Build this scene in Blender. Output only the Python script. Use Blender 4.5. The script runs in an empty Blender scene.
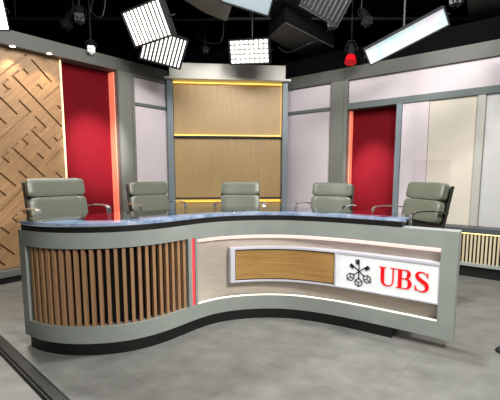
import bpy, bmesh, random
from math import *
from mathutils import Vector, Matrix
random.seed(7)
SC = bpy.context.scene
COL = SC.collection

# ------------------------------------------------------------------ helpers
def link(o, parent=None):
    COL.objects.link(o)
    if parent is not None:
        o.parent = parent
    return o

def tag(o, label=None, cat=None, group=None, kind=None):
    if label: o['label'] = label
    if cat: o['category'] = cat
    if group: o['group'] = group
    if kind: o['kind'] = kind
    return o

def empty(name, loc=(0, 0, 0), rz=0., label=None, cat=None, group=None, kind=None):
    o = bpy.data.objects.new(name, None)
    o.empty_display_size = .1
    o.location = loc
    o.rotation_euler = (0, 0, rz)
    link(o)
    return tag(o, label, cat, group, kind)

class MB:
    """collects shapes, builds ONE mesh object"""
    def __init__(s):
        s.v = []; s.f = []
    def add(s, vs, fs):
        n = len(s.v)
        s.v += [tuple(v) for v in vs]
        s.f += [[i + n for i in f] for f in fs]
        return s
    def box(s, x0, x1, y0, y1, z0, z1, M=None):
        vs = [Vector((x, y, z)) for z in (z0, z1) for y in (y0, y1) for x in (x0, x1)]
        if M is not None: vs = [M @ v for v in vs]
        return s.add(vs, [(0, 2, 3, 1), (4, 5, 7, 6), (0, 1, 5, 4), (2, 6, 7, 3), (0, 4, 6, 2), (1, 3, 7, 5)])
    def prism(s, poly, z0, z1, M=None):
        """poly: (x, y) points, extruded in z"""
        n = len(poly)
        vs = [Vector((x, y, z0)) for x, y in poly] + [Vector((x, y, z1)) for x, y in poly]
        if M is not None: vs = [M @ v for v in vs]
        fs = [list(range(n))[::-1], [n + i for i in range(n)]]
        fs += [(i, (i + 1) % n, n + (i + 1) % n, n + i) for i in range(n)]
        return s.add(vs, fs)
    def tube(s, pts, r, n=10, rz=None):
        """round or elliptic tube along pts; r number or list"""
        P = [Vector(p) for p in pts]
        R = r if isinstance(r, (list, tuple)) else [r] * len(P)
        up = None; rings = []
        for i, p in enumerate(P):
            t = (P[min(i + 1, len(P) - 1)] - P[max(i - 1, 0)]).normalized()
            if up is None:
                up = Vector((0, 0, 1)) if abs(t.z) < .9 else Vector((1, 0, 0))
            a = t.cross(up)
            a.normalize(); b = a.cross(t).normalized(); up = b
            k = rz if rz else 1.
            rings.append([p + (a * cos(2 * pi * j / n) * k + b * sin(2 * pi * j / n)) * R[i] for j in range(n)])
        vs = [v for ring in rings for v in ring]
        fs = [(i * n + j, i * n + (j + 1) % n, (i + 1) * n + (j + 1) % n, (i + 1) * n + j)
              for i in range(len(P) - 1) for j in range(n)]
        fs += [list(range(n))[::-1], [(len(P) - 1) * n + j for j in range(n)]]
        return s.add(vs, fs)
    def lathe(s, prof, n=24, M=None):
        """prof: (r, z) points"""
        vs = [Vector((r * cos(2 * pi * j / n), r * sin(2 * pi * j / n), z)) for r, z in prof for j in range(n)]
        if M is not None: vs = [M @ v for v in vs]
        m = len(prof)
        fs = [(i * n + j, i * n + (j + 1) % n, (i + 1) * n + (j + 1) % n, (i + 1) * n + j)
              for i in range(m - 1) for j in range(n)]
        fs += [list(range(n))[::-1], [(m - 1) * n + j for j in range(n)]]
        return s.add(vs, fs)
    def ribbon(s, pts, w, th):
        """flat strap: path in the local y-z plane given as (x, y, z), width along x"""
        P = [Vector(p) for p in pts]; vs = []
        for i, p in enumerate(P):
            t = (P[min(i + 1, len(P) - 1)] - P[max(i - 1, 0)]).normalized()
            nrm = t.cross(Vector((1, 0, 0))).normalized()
            for a, b in ((-1, -1), (1, -1), (1, 1), (-1, 1)):
                vs.append(p + Vector((a * w / 2, 0, 0)) + nrm * b * th / 2)
        n = len(P)
        fs = [(i * 4 + j, i * 4 + (j + 1) % 4, (i + 1) * 4 + (j + 1) % 4, (i + 1) * 4 + j) for i in range(n - 1) for j in range(4)]
        fs += [(3, 2, 1, 0), tuple((n - 1) * 4 + j for j in range(4))]
        return s.add(vs, fs)
    def build(s, name, mat, parent=None, bevel=0., seg=2, smooth=False, M=None):
        me = bpy.data.meshes.new(name)
        me.from_pydata(s.v, [], s.f)
        bm = bmesh.new(); bm.from_mesh(me)
        if bevel:
            bmesh.ops.bevel(bm, geom=[e for e in bm.edges if len(e.link_faces) == 2 and e.calc_face_angle(0) > .5],
                            offset=bevel, segments=seg, profile=.5, affect='EDGES', clamp_overlap=True)
        bmesh.ops.recalc_face_normals(bm, faces=bm.faces)
        if smooth:
            for f in bm.faces: f.smooth = True
            for e in bm.edges:
                if len(e.link_faces) == 2 and e.calc_face_angle(0) > .7: e.smooth = False
        bm.to_mesh(me); bm.free()
        me.materials.append(mat)
        o = bpy.data.objects.new(name, me)
        link(o, parent)
        if M is not None: o.matrix_local = M
        return o

# ------------------------------------------------------------------ materials
def lin(r, g, b):
    f = lambda c: (c / 255 / 12.92) if c <= 10 else ((c / 255 + .055) / 1.055) ** 2.4
    return (f(r), f(g), f(b), 1)

def new_mat(name, col, rough=.5, metal=0., spec=.5, emit=None, es=0., trans=0., ior=1.45, coat=0.):
    m = bpy.data.materials.new(name); m.use_nodes = True
    b = m.node_tree.nodes['Principled BSDF']
    b.inputs['Base Color'].default_value = col
    b.inputs['Roughness'].default_value = rough
    b.inputs['Metallic'].default_value = metal
    b.inputs['Specular IOR Level'].default_value = spec
    b.inputs['Transmission Weight'].default_value = trans
    b.inputs['IOR'].default_value = ior
    b.inputs['Coat Weight'].default_value = coat
    if emit:
        b.inputs['Emission Color'].default_value = emit
        b.inputs['Emission Strength'].default_value = es
    return m

def nodes(m): return m.node_tree.nodes, m.node_tree.links, m.node_tree.nodes['Principled BSDF']

def mottle(m, c1, c2, scale=6., detail=6., stretch=(1, 1, 1), rot=(0, 0, 0), bump=0., rr=None, lo=.35, hi=.65, coord='Object'):
    """noise between two colours, optional bump and roughness range"""
    N, L, b = nodes(m)
    tc = N.new('ShaderNodeTexCoord'); mp = N.new('ShaderNodeMapping')
    mp.inputs['Scale'].default_value = stretch; mp.inputs['Rotation'].default_value = rot
    no = N.new('ShaderNodeTexNoise'); no.inputs['Scale'].default_value = scale; no.inputs['Detail'].default_value = detail
    no.inputs['Roughness'].default_value = .62
    cr = N.new('ShaderNodeValToRGB')
    cr.color_ramp.elements[0].position = lo; cr.color_ramp.elements[1].position = hi
    cr.color_ramp.elements[0].color = c1; cr.color_ramp.elements[1].color = c2
    L.new(tc.outputs[coord], mp.inputs[0]); L.new(mp.outputs[0], no.inputs['Vector'])
    L.new(no.outputs['Fac'], cr.inputs[0]); L.new(cr.outputs[0], b.inputs['Base Color'])
    if bump:
        bp = N.new('ShaderNodeBump'); bp.inputs['Strength'].default_value = bump; bp.inputs['Distance'].default_value = .005
        L.new(no.outputs['Fac'], bp.inputs['Height']); L.new(bp.outputs[0], b.inputs['Normal'])
    if rr:
        mr = N.new('ShaderNodeMapRange'); mr.inputs['To Min'].default_value = rr[0]; mr.inputs['To Max'].default_value = rr[1]
        L.new(no.outputs['Fac'], mr.inputs[0]); L.new(mr.outputs[0], b.inputs['Roughness'])
    return m

M = {}
M['frame'] = mottle(new_mat('grey_lacquer', lin(110, 112, 106), .45), lin(106, 108, 102), lin(113, 115, 109), 3., 3)
M['post'] = new_mat('blue_grey_post', lin(112, 124, 130), .4)
M['rail'] = new_mat('dark_green_grey_rail', lin(92, 102, 100), .4)
M['frame_dark'] = new_mat('dark_grey_trim', lin(70, 76, 78), .45)
M['desk'] = mottle(new_mat('desk_grey', lin(150, 157, 151), .36), lin(147, 154, 148), lin(155, 162, 156), 5., 3)
M['white'] = mottle(new_mat('lilac_white_panel', lin(196, 187, 190), .5), lin(194, 185, 188), lin(199, 190, 193), 2., 2)
M['cream'] = mottle(new_mat('cream_panel', lin(196, 189, 175), .5), lin(193, 186, 172), lin(199, 192, 178), 2., 2)
M['cool'] = mottle(new_mat('cool_white_panel', lin(182, 182, 180), .45), lin(180, 180, 178), lin(185, 185, 183), 2., 2)
M['red'] = mottle(new_mat('red_wall_fabric', lin(98, 15, 23), .8, spec=.05), lin(95, 14, 22), lin(101, 16, 24), 14., 4)
M['valance'] = new_mat('valance_grey', lin(212, 211, 200), .5)
M['black'] = new_mat('matte_black', lin(20, 20, 20), .5)
M['void'] = new_mat('studio_black', lin(13, 13, 14), .9, spec=.1)
M['duct'] = mottle(new_mat('duct_grey', lin(100, 100, 98), .6), lin(95, 95, 93), lin(106, 106, 103), 3., 4)
M['lampbody'] = new_mat('lamp_housing', lin(34, 34, 36), .45, metal=.2)
M['chrome'] = new_mat('polished_aluminium', lin(232, 232, 234), .24, metal=1.)
M['steel'] = new_mat('satin_aluminium', lin(150, 158, 168), .3, metal=.85)
M['leather'] = mottle(new_mat('sage_leather', lin(97, 101, 88), .3), lin(93, 97, 84), lin(102, 106, 93), 60., 5, bump=.12)
M['shell'] = new_mat('chair_shell', lin(44, 46, 42), .4)
M['logo_white'] = new_mat('backlit_white_acrylic', lin(240, 243, 244), .3, emit=lin(240, 246, 250), es=.16)
M['logo_red'] = new_mat('sign_red', lin(232, 14, 24), .4, emit=lin(232, 14, 24), es=.25)
M['logo_black'] = new_mat('sign_black', lin(22, 22, 22), .4)
M['gap'] = new_mat('seam_dark', lin(58, 58, 56), .7)
M['redlight'] = new_mat('red_edge_light', lin(230, 70, 75), .4, emit=lin(255, 70, 78), es=.75)
M['lens'] = new_mat('smoked_lens', lin(60, 62, 70), .1)
M['redgel'] = new_mat('red_gel', lin(190, 10, 22), .4, emit=lin(225, 10, 22), es=.3)

def glow(name, rgb, s):
    return new_mat(name, lin(*rgb), .5, emit=lin(*rgb), es=s)

def wood(name, cd, cl, grain=(1, 1, 14), rot=(0, 0, 0), rough=.45, scale=4., streak=.5):
    """fine straight grain: the long axis is the one with the small stretch value"""
    m = new_mat(name, cl, rough)
    N, L, b = nodes(m)
    tc = N.new('ShaderNodeTexCoord'); mp = N.new('ShaderNodeMapping')
    mp.vector_type = 'TEXTURE' if False else 'POINT'
    mr_ = N.new('ShaderNodeMapping'); mr_.inputs['Rotation'].default_value = rot
    mp.inputs['Scale'].default_value = grain
    n1 = N.new('ShaderNodeTexNoise'); n1.inputs['Scale'].default_value = scale; n1.inputs['Detail'].default_value = 8
    n2 = N.new('ShaderNodeTexNoise'); n2.inputs['Scale'].default_value = scale * 7; n2.inputs['Detail'].default_value = 3
    mix = N.new('ShaderNodeMix'); mix.data_type = 'FLOAT'; mix.inputs[0].default_value = streak
    cr = N.new('ShaderNodeValToRGB')
    cr.color_ramp.elements[0].position = .32; cr.color_ramp.elements[1].position = .66
    cr.color_ramp.elements[0].color = cd; cr.color_ramp.elements[1].color = cl
    L.new(tc.outputs['Object'], mr_.inputs[0]); L.new(mr_.outputs[0], mp.inputs[0])
    L.new(mp.outputs[0], n1.inputs['Vector']); L.new(mp.outputs[0], n2.inputs['Vector'])
    L.new(n1.outputs['Fac'], mix.inputs[2]); L.new(n2.outputs['Fac'], mix.inputs[3])
    L.new(mix.outputs[0], cr.inputs[0]); L.new(cr.outputs[0], b.inputs['Base Color'])
    return m

M['oak'] = wood('pale_oak_veneer', lin(150, 123, 80), lin(176, 147, 99), (16, 16, .6))
M['oak_h'] = wood('golden_oak_inlay', lin(158, 118, 64), lin(196, 154, 92), (1.2, 1.2, 22))
M['slat'] = wood('walnut_slat', lin(150, 112, 80), lin(184, 145, 108), (14, 14, .8))
M['maze'] = wood('maze_oak', lin(134, 102, 68), lin(184, 146, 104), (1, 8, 12), rot=(0, radians(45), 0), scale=3.)
M['pale_slat'] = wood('pale_slat', lin(190, 180, 148), lin(208, 198, 166), (14, 14, .8))

# floor: mottled concrete-look sheet with faint tile seams
fm = new_mat('concrete_floor', lin(130, 130, 125), .38)
N, L, b = nodes(fm)
tc = N.new('ShaderNodeTexCoord')
n1 = N.new('ShaderNodeTexNoise'); n1.inputs['Scale'].default_value = 4.2; n1.inputs['Detail'].default_value = 9; n1.inputs['Roughness'].default_value = .66
mp = N.new('ShaderNodeMapping'); mp.inputs['Scale'].default_value = (.9, 1.5, 1); mp.inputs['Rotation'].default_value = (0, 0, .5)
n2 = N.new('ShaderNodeTexNoise'); n2.inputs['Scale'].default_value = 7; n2.inputs['Detail'].default_value = 6
cr = N.new('ShaderNodeValToRGB'); cr.color_ramp.elements[0].position = .30; cr.color_ramp.elements[1].position = .70
cr.color_ramp.elements[0].color = lin(96, 97, 93); cr.color_ramp.elements[1].color = lin(132, 133, 128)
mx = N.new('ShaderNodeMix'); mx.data_type = 'FLOAT'; mx.inputs[0].default_value = .4
bk = N.new('ShaderNodeTexBrick'); bk.offset = 0.; bk.inputs['Scale'].default_value = 1.
bk.inputs['Color1'].default_value = (1, 1, 1, 1); bk.inputs['Color2'].default_value = (.93, .93, .93, 1); bk.inputs['Mortar'].default_value = (.80, .80, .80, 1)
bk.inputs['Brick Width'].default_value = .62; bk.inputs['Row Height'].default_value = .62; bk.inputs['Mortar Size'].default_value = .003
mp2 = N.new('ShaderNodeMapping'); mp2.inputs['Rotation'].default_value = (0, 0, radians(42)); mp2.inputs['Location'].default_value = (.1, .2, 0)
ml = N.new('ShaderNodeMix'); ml.data_type = 'RGBA'; ml.blend_type = 'MULTIPLY'; ml.inputs[0].default_value = 1.
L.new(tc.outputs['Object'], n1.inputs['Vector']); L.new(tc.outputs['Object'], mp.inputs[0]); L.new(mp.outputs[0], n2.inputs['Vector'])
L.new(n1.outputs['Fac'], mx.inputs[2]); L.new(n2.outputs['Fac'], mx.inputs[3]); L.new(mx.outputs[0], cr.inputs[0])
L.new(tc.outputs['Object'], mp2.inputs[0]); L.new(mp2.outputs[0], bk.inputs['Vector'])
L.new(cr.outputs[0], ml.inputs[6]); L.new(bk.outputs['Color'], ml.inputs[7]); L.new(ml.outputs[2], b.inputs['Base Color'])
mr = N.new('ShaderNodeMapRange'); mr.inputs['To Min'].default_value = .3; mr.inputs['To Max'].default_value = .55
L.new(n1.outputs['Fac'], mr.inputs[0]); L.new(mr.outputs[0], b.inputs['Roughness'])
M['floor'] = fm

# desk glass: clear with a blue tint
def clear_mat(name, tint, ior, rough=.02):
    m = bpy.data.materials.new(name); m.use_nodes = True
    N = m.node_tree.nodes; L = m.node_tree.links; N.clear()
    out = N.new('ShaderNodeOutputMaterial'); mix = N.new('ShaderNodeMixShader')
    tr = N.new('ShaderNodeBsdfTransparent'); tr.inputs[0].default_value = tint
    gl = N.new('ShaderNodeBsdfGlossy'); gl.inputs['Roughness'].default_value = rough
    fr = N.new('ShaderNodeFresnel'); fr.inputs['IOR'].default_value = ior
    ge = N.new('ShaderNodeNewGeometry'); sb = N.new('ShaderNodeMath'); sb.operation = 'SUBTRACT'; sb.inputs[0].default_value = 1
    ml = N.new('ShaderNodeMath'); ml.operation = 'MULTIPLY'
    L.new(ge.outputs['Backfacing'], sb.inputs[1]); L.new(sb.outputs[0], ml.inputs[0]); L.new(fr.outputs[0], ml.inputs[1])
    L.new(ml.outputs[0], mix.inputs[0]); L.new(tr.outputs[0], mix.inputs[1]); L.new(gl.outputs[0], mix.inputs[2])
    L.new(mix.outputs[0], out.inputs[0])
    return m
M['glass'] = clear_mat('blue_tinted_glass', (.90, .95, 1, 1), 1.5)
M['acrylic'] = clear_mat('clear_acrylic', (.965, .955, .965, 1), 1.35)

# ------------------------------------------------------------------ room shell
def struct(name, mb, mat, parent=None, **k):
    o = mb.build(name, mat, parent, **k)
    if parent is None: o['kind'] = 'structure'
    return o
X0, X1, Y0, Y1, ZC = -5.2, 5.2, -3.2, 7.4, 3.4
struct('floor', MB().box(X0, X1, Y0, Y1, -.1, 0), M['floor'])
struct('ceiling', MB().box(X0, X1, Y0, Y1, ZC, ZC + .1), M['void'])
struct('wall_outer_left', MB().box(X0 - .1, X0, Y0, Y1, 0, ZC), M['void'])
struct('wall_outer_right', MB().box(X1, X1 + .1, Y0, Y1, 0, ZC), M['void'])
struct('wall_outer_back', MB().box(X0, X1, Y1, Y1 + .1, 0, ZC), M['void'])
struct('wall_outer_front', MB().box(X0, X1, Y0 - .1, Y0, 0, ZC), M['void'])

# ---- left set wall (local x runs along it, local -y faces the studio)
AL = (-2.497, 3.689, 0); RL = radians(50.99)
wl = MB()
wl.box(-1.1, 2.235, .24, .28, .0, 2.4)             # carcass behind the panels
wl.box(1.41, 1.645, 0, .24, .0, 2.355)             # pillar
wl.box(-1.1, 1.41, 0, .24, .07, .13)               # plinth shelf
wl.box(1.645, 2.235, .0, .24, 2.33, 2.355)
wl.box(2.195, 2.235, .0, .24, 0, 2.33)
HEADER = new_mat('header_shaded_grey', lin(84, 85, 80), .5)  # frame grey darkened; dimmer light at the top put into the colour
wall_left = struct('wall_left', wl, M['frame'], M=Matrix.Translation(AL) @ Matrix.Rotation(RL, 4, 'Z'))
MB().box(-1.1, 1.41, .03, .2, 0, .07).build('toe_kick', M['black'], wall_left)
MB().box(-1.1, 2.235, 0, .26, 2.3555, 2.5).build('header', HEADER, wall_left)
MB().box(1.646, 2.194, .02, .23, 1.98, 2.015).build('rail', M['rail'], wall_left)
s = MB()
for k in (1.416, 1.60):
    s.box(k, k + .004, -.0012, .002, 0.02, 2.498)
s.build('panel_seam', M['gap'], wall_left)

def local_thing(name, wall_origin, rot, k, y, z, label, cat, group=None):
    """an Empty standing in a wall's frame at (k, y, z)"""
    v = Matrix.Translation(wall_origin) @ Matrix.Rotation(rot, 4, 'Z') @ Vector((k, y, z))
    return empty(name, v, rot, label, cat, group)

# maze relief panel: boards at 45 degrees with slots between them
mz = local_thing('relief_wall_panel', AL, RL, 0, .10, 0,
                 'oak wall panel carved with a diagonal maze of grooves, behind the leftmost chair', 'wall panel')
SEG = [(1.584,-1.339,1.933,-1.337),(1.951,-1.27,1.954,-1.017),(1.83,-1.266,1.822,-1.215),(1.699,-1.279,1.67,-0.592),(1.699,-1.279,1.76,-1.284),(1.622,-1.278,1.555,-1.279),(1.555,-1.279,1.556,-1.209),(1.556,-1.209,1.504,-1.21),(1.807,-1.07,1.816,-1.014),(1.767,-0.948,2.018,-0.931),(1.424,-1.199,1.418,-1.007),(1.552,-1.066,1.545,-0.939),(1.545,-0.939,1.121,-0.935),(1.283,-1.065,1.283,-1.006),(1.545,-0.867,1.542,-0.736),(1.542,-0.736,1.486,-0.741),(1.467,-0.798,1.41,-0.8),(1.41,-0.8,1.403,-0.537),(1.336,-0.801,1.283,-0.801),(1.283,-0.801,1.282,-0.739),(1.282,-0.739,1.222,-0.731),(1.203,-0.796,1.149,-0.797),(1.149,-0.797,1.132,-0.386),(1.537,-0.591,1.534,-0.544),(1.534,-0.544,1.592,-0.543),(1.272,-0.587,1.27,-0.531),(1.257,-0.464,1.526,-0.464),(1.071,-0.8,1.014,-0.801),(1.014,-0.801,1.003,-0.728),(1.819,-0.804,1.803,-0.743),(0.874,-0.72,0.872,-0.529),(1.0,-0.587,0.997,-0.503),(0.731,-0.595,0.734,-0.531),(0.579,-0.462,0.919,-0.453),(1.269,-0.326,1.257,-0.262),(0.726,-0.326,0.719,-0.269),(0.592,-0.319,0.584,-0.273),(0.592,-0.319,0.647,-0.318),(0.334,-0.248,0.315,-0.063),(0.458,-0.338,0.455,-0.258),(0.187,-0.12,0.181,-0.063),
       # beyond what the chair and the frame hide, in the same rhythm
       (.46,-.06,.46,.2),(.32,.06,.6,.06),(.19,.2,.19,.33),(.05,-.2,.32,-.2),(1.15,-1.33,1.15,-1.1),(1.01,-1.07,.75,-1.07),(.87,-1.2,.87,-1.0),(.6,-.9,.6,-.65),(.46,-.8,.2,-.8),(.33,-.66,.33,-.4),(1.28,-1.6,1.28,-1.3),(1.42,-1.5,1.7,-1.5),(.73,-.2,.73,.06),(.86,-.06,.6,-.2),(.06,-.53,.06,-.26)]
C = .017
def snap(v): return round(v / .068) * .068 * 1.0
height = {}
K0, K1, Z0, Z1 = -1.05, .762, .135, 2.352
for p0, q0, p1, q1 in SEG:
    if abs(p1 - p0) < abs(q1 - q0):      # "\" groove: wide and deep
        p = (p0 + p1) / 2; i = round(p / C)
        for j in range(round(min(q0, q1) / C), round(max(q0, q1) / C) + 1):
            height[(i, j)] = .03
            height.setdefault((i - 1, j), .004)
    else:                                # "/" groove: fine
        q = (q0 + q1) / 2; j = round(q / C)
        for i in range(round(min(p0, p1) / C), round(max(p0, p1) / C) + 1):
            height[(i, j)] = max(.020, height.get((i, j), 0))
bm = bmesh.new(); vc = {}
def vert(p, q, d):
    key = (round(p, 4), round(q, 4), round(d, 4))
    if key not in vc:
        r2 = sqrt(2)
        vc[key] = bm.verts.new(((p + q) / r2, d, (p - q) / r2))
    return vc[key]
def quad(*vs):
    try: bm.faces.new(vs)
    except ValueError: pass
pr = range(int((K0 + Z0) / sqrt(2) / C) - 2, int((K1 + Z1) / sqrt(2) / C) + 3)
qr = range(int((K0 - Z1) / sqrt(2) / C) - 2, int((K1 - Z0) / sqrt(2) / C) + 3)
def inside(i, j):
    k = (i + j) * C / sqrt(2); z = (i - j) * C / sqrt(2)
    return K0 - .03 < k < K1 + .03 and Z0 - .03 < z < Z1 + .03
for i in pr:
    for j in qr:
        if not inside(i, j): continue
        h = height.get((i, j), 0)
        a, b_ = (i - .5) * C, (i + .5) * C; c, d_ = (j - .5) * C, (j + .5) * C
        quad(vert(a, c, h), vert(b_, c, h), vert(b_, d_, h), vert(a, d_, h))
        h2 = height.get((i + 1, j), 0)
        if h2 != h: quad(vert(b_, c, h), vert(b_, d_, h), vert(b_, d_, h2), vert(b_, c, h2))
        h2 = height.get((i, j + 1), 0)
        if h2 != h: quad(vert(a, d_, h), vert(b_, d_, h), vert(b_, d_, h2), vert(a, d_, h2))
for co, no in (((K0, 0, 0), (-1, 0, 0)), ((K1, 0, 0), (1, 0, 0)), ((0, 0, Z0), (0, 0, -1)), ((0, 0, Z1), (0, 0, 1))):
    bmesh.ops.bisect_plane(bm, geom=bm.verts[:] + bm.edges[:] + bm.faces[:], plane_co=co, plane_no=no, clear_outer=True)
bmesh.ops.recalc_face_normals(bm, faces=bm.faces)
me = bpy.data.meshes.new('relief_boards'); bm.to_mesh(me); bm.free(); me.materials.append(M['maze'])
link(bpy.data.objects.new('relief_boards', me), mz)
MB().box(K0, K1, .031, .05, Z0, Z1).build('backing_board', M['maze'], mz)
MB().box(K1 + .003, K1 + .020, .0, .03, Z0, Z1 - .002).build('edge_light_strip', glow('warm_white_strip', (255, 222, 170), 1.1), mz,)

def red_panel(origin, rot, k0, k1, y, z0, z1, label, led_side, led_y0, led_y1, es):
    t = local_thing('red_wall_panel', origin, rot, (k0 + k1) / 2, y, z0, label, 'wall panel', None)
    w = (k1 - k0) / 2
    MB().box(-w, w, 0, .03, 0, z1 - z0).build('panel_face', M['red'], t)
    x = w if led_side > 0 else -w
    MB().box(min(x, x - led_side * .014), max(x, x - led_side * .014), led_y0 - y, led_y1 - y, .01, z1 - z0 - .01).build(
        'edge_light_strip', glow('coral_strip', (248, 128, 100), es), t)
    return t
red_panel(AL, RL, .785, 1.408, .18, .13, 2.353, 'tall red wall panel left of the wood bays, beside the maze panel', 1, .07, .178, .6)

def flat_panel(name, origin, rot, k0, k1, y, z0, z1, mat, label, group=None, th=.03, **k):
    v = Matrix.Translation(origin) @ Matrix.Rotation(rot, 4, 'Z')
    o = MB().box(-(k1 - k0) / 2, (k1 - k0) / 2, 0, th, 0, z1 - z0).build(name, mat, None, bevel=.002)
    o.matrix_world = v @ Matrix.Translation(((k0 + k1) / 2, y, z0))
    tag(o, label, 'wall panel', group)
    return o
flat_panel('white_wall_panel', AL, RL, 1.652, 2.19, .04, .02, 1.975, M['white'], 'tall lilac-white wall panel between grey pillar and wood bays, behind second chair from left')
flat_panel('white_wall_panel', AL, RL, 1.652, 2.19, .04, 2.02, 2.328, M['white'], 'small lilac-white panel above the tall one, directly below the lower slanted strip light')

# soffit downlights
for (x, y), lb in (((-2.33, 3.90), 'small recessed downlight over the maze panel, nearer the left frame edge'),
                   ((-2.09, 4.13), 'small recessed downlight over the maze panel, nearer the red panel')):
    t = empty('downlight', (x, y, 2.333), RL, lb, 'light', None)
    MB().lathe([(.026, .016), (.034, .016), (.036, .019), (.036, .0215), (.026, .0215)], 20).build('bezel', M['chrome'], t, smooth=True)
    MB().lathe([(.0255, .014), (.0255, .0205)], 16).build('lamp', glow('downlight_lamp', (255, 240, 214), 6), t)
    ld = bpy.data.lights.new('downlight_beam', 'SPOT'); ld.energy = 14; ld.spot_size = radians(100); ld.spot_blend = .7; ld.color = (1, .80, .56); ld.shadow_soft_size = .02
    lo = bpy.data.objects.new('downlight_beam', ld); link(lo, t); lo.location = (0, 0, .008)

# ---- centre bay
AC = (-1.125, 5.382, 0); RC = atan(.105)
cb = empty('wood_display_unit', AC, RC, 'central wall unit of three pale oak bays with glowing gold edges and grey valance', 'wall unit')
MB().box(-.015, .065, -.05, .25, 0, 2.385).build('post', M['post'], cb, bevel=.004)
MB().box(1.59, 1.665, -.05, .36, 0, 2.385).build('post', M['post'], cb, bevel=.004)
MB().box(.02, 1.64, .22, .26, 0, 2.5).build('back_board', M['frame'], cb)
MB().box(.03, 1.615, -.10, .24, 2.405, 2.585).build('valance', M['valance'], cb, bevel=.004)
MB().box(-.03, 1.69, -.115, .22, 2.378, 2.403).build('valance_lip', M['valance'], cb, bevel=.003)
for z0, z1 in ((1.645, 2.37), (.765, 1.612), (.06, .735)):
    MB().box(.067, 1.588, .06, .09, z0, z1).build('oak_panel', M['oak'], cb)
for z in (1.615, .738):
    MB().box(.067, 1.588, .0, .12, z, z + .022).build('shelf_rail', M['gap'], cb)
gold = glow('gold_strip', (255, 208, 95), 2.2)
MB().box(.07, 1.585, .025, .04, 2.353, 2.365).build('light_strip', gold, cb)
MB().box(.07, 1.585, .035, .055, 1.638, 1.650).build('light_strip', gold, cb)
MB().box(.07, 1.585, .040, .058, .700, .734).build('light_strip', glow('gold_strip_low', (255, 200, 80), 1.1), cb)
MB().box(1.582, 1.588, .045, .055, 1.66, 2.35).build('light_strip', glow('gold_strip_side', (255, 214, 130), .8), cb)
MB().box(-.02, 1.68, -.03, .2, 0, .06).build('plinth', M['black'], cb)

# ---- right set wall
AW = (2.6828, 3.9676, 0); RW = radians(-39.45)
wr = MB()
wr.box(-2.80, 1.3, .22, .26, 0, 2.318)
wr.box(-2.062, -1.822, 0, .22, 0, 2.318)            # pillar
wall_right = struct('wall_right', wr, M['frame'], M=Matrix.Translation(AW) @ Matrix.Rotation(RW, 4, 'Z'))
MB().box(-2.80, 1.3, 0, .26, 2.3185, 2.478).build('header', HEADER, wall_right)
MB().box(-2.80, -2.063, .02, .21, 1.962, 2.005).build('rail', M['rail'], wall_right)
MB().box(-1.821, 1.3, .0, .21, 1.945, 2.022).build('rail', M['rail'], wall_right)
MB().box(-1.180, -1.118, .0, .21, 0, 1.944).build('post', M['post'], wall_right)
s = MB()
s.box(-1.876, -1.872, -.0012, .002, .02, 2.476); s.box(-2.066, -2.062, -.0012, .002, .02, 2.3)
s.build('panel_seam', M['gap'], wall_right)
red_panel(AW, RW, -1.82, -1.182, .16, .02, 1.943, 'tall red wall panel right of the wood bays, behind the fourth chair', -1, .08, .158, .6)
flat_panel('white_wall_panel', AW, RW, -2.795, -2.064, .04, .02, 1.960, M['white'], 'tall lilac-white wall panel right of the wood bays, directly behind fourth chair')
flat_panel('white_wall_panel', AW, RW, -2.795, -2.064, .04, 2.007, 2.316, M['white'], 'small lilac-white upper panel just right of the wood bays, left of the red spotlight')
flat_panel('white_wall_panel', AW, RW, -1.820, 1.25, .04, 2.024, 2.316, M['white'], 'long lilac-white upper panel running to the right frame edge, above red panel and cream panels')
flat_panel('white_wall_panel', AW, RW, -1.116, -.815, .02, .02, 1.943, M['white'], 'narrow tall lilac-white panel beside the right red panel, behind the clear screen')
flat_panel('cream_wall_panel', AW, RW, -.812, -.330, .03, .02, 1.943, M['cream'], 'tall cream wall panel behind the rightmost chair')
rp = MB(); rp.box(-.33, -.250, -.0, .2, .02, 1.943)
o = rp.build('pale_wall_post', new_mat('post_pale_grey', lin(168, 168, 160), .45), None, bevel=.012, seg=3); o.matrix_world = Matrix.Translation(AW) @ Matrix.Rotation(RW, 4, 'Z')
tag(o, 'pale rounded vertical wall post right of the cream panel', 'wall post')
cw = flat_panel('cool_white_wall_panel', AW, RW, -.248, 1.25, .035, .02, 1.943, M['cool'], 'cool white wall panel at the right frame edge, above slatted cabinet')

# slatted low cabinet under the right wall
sc_ = local_thing('slatted_cabinet', AW, RW, 0, 0, 0, 'low grey-topped cabinet with glowing pale vertical slats along the right wall', 'cabinet')
yf = -.195
MB().box(-1.0, 1.25, yf - .01, -.005, .483, .54).build('cabinet_top', M['frame_dark'], sc_, bevel=.004)
MB().box(-1.0, 1.25, yf, -.005, .125, .160).build('cabinet_base', M['desk'], sc_, bevel=.003)
MB().box(-1.0, 1.25, yf + .05, -.005, 0, .125).build('toe_kick', M['black'], sc_)
MB().box(-1.0, 1.25, yf + .06, yf + .07, .160, .483).build('back_panel', new_mat('slat_gap_brown', lin(70, 50, 46), .7), sc_)  # brown back panel seen between the slats
m = MB(); k = -.98
while k < 1.24:
    m.box(k, k + .019, yf + .012, yf + .035, .160, .483); k += .0352
m.build('slat_panel', M['pale_slat'], sc_)
MB().box(-.99, 1.24, yf + .004, yf + .011, .474, .4825).build('light_strip', glow('yellow_strip', (255, 228, 150), 3.2), sc_)

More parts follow.
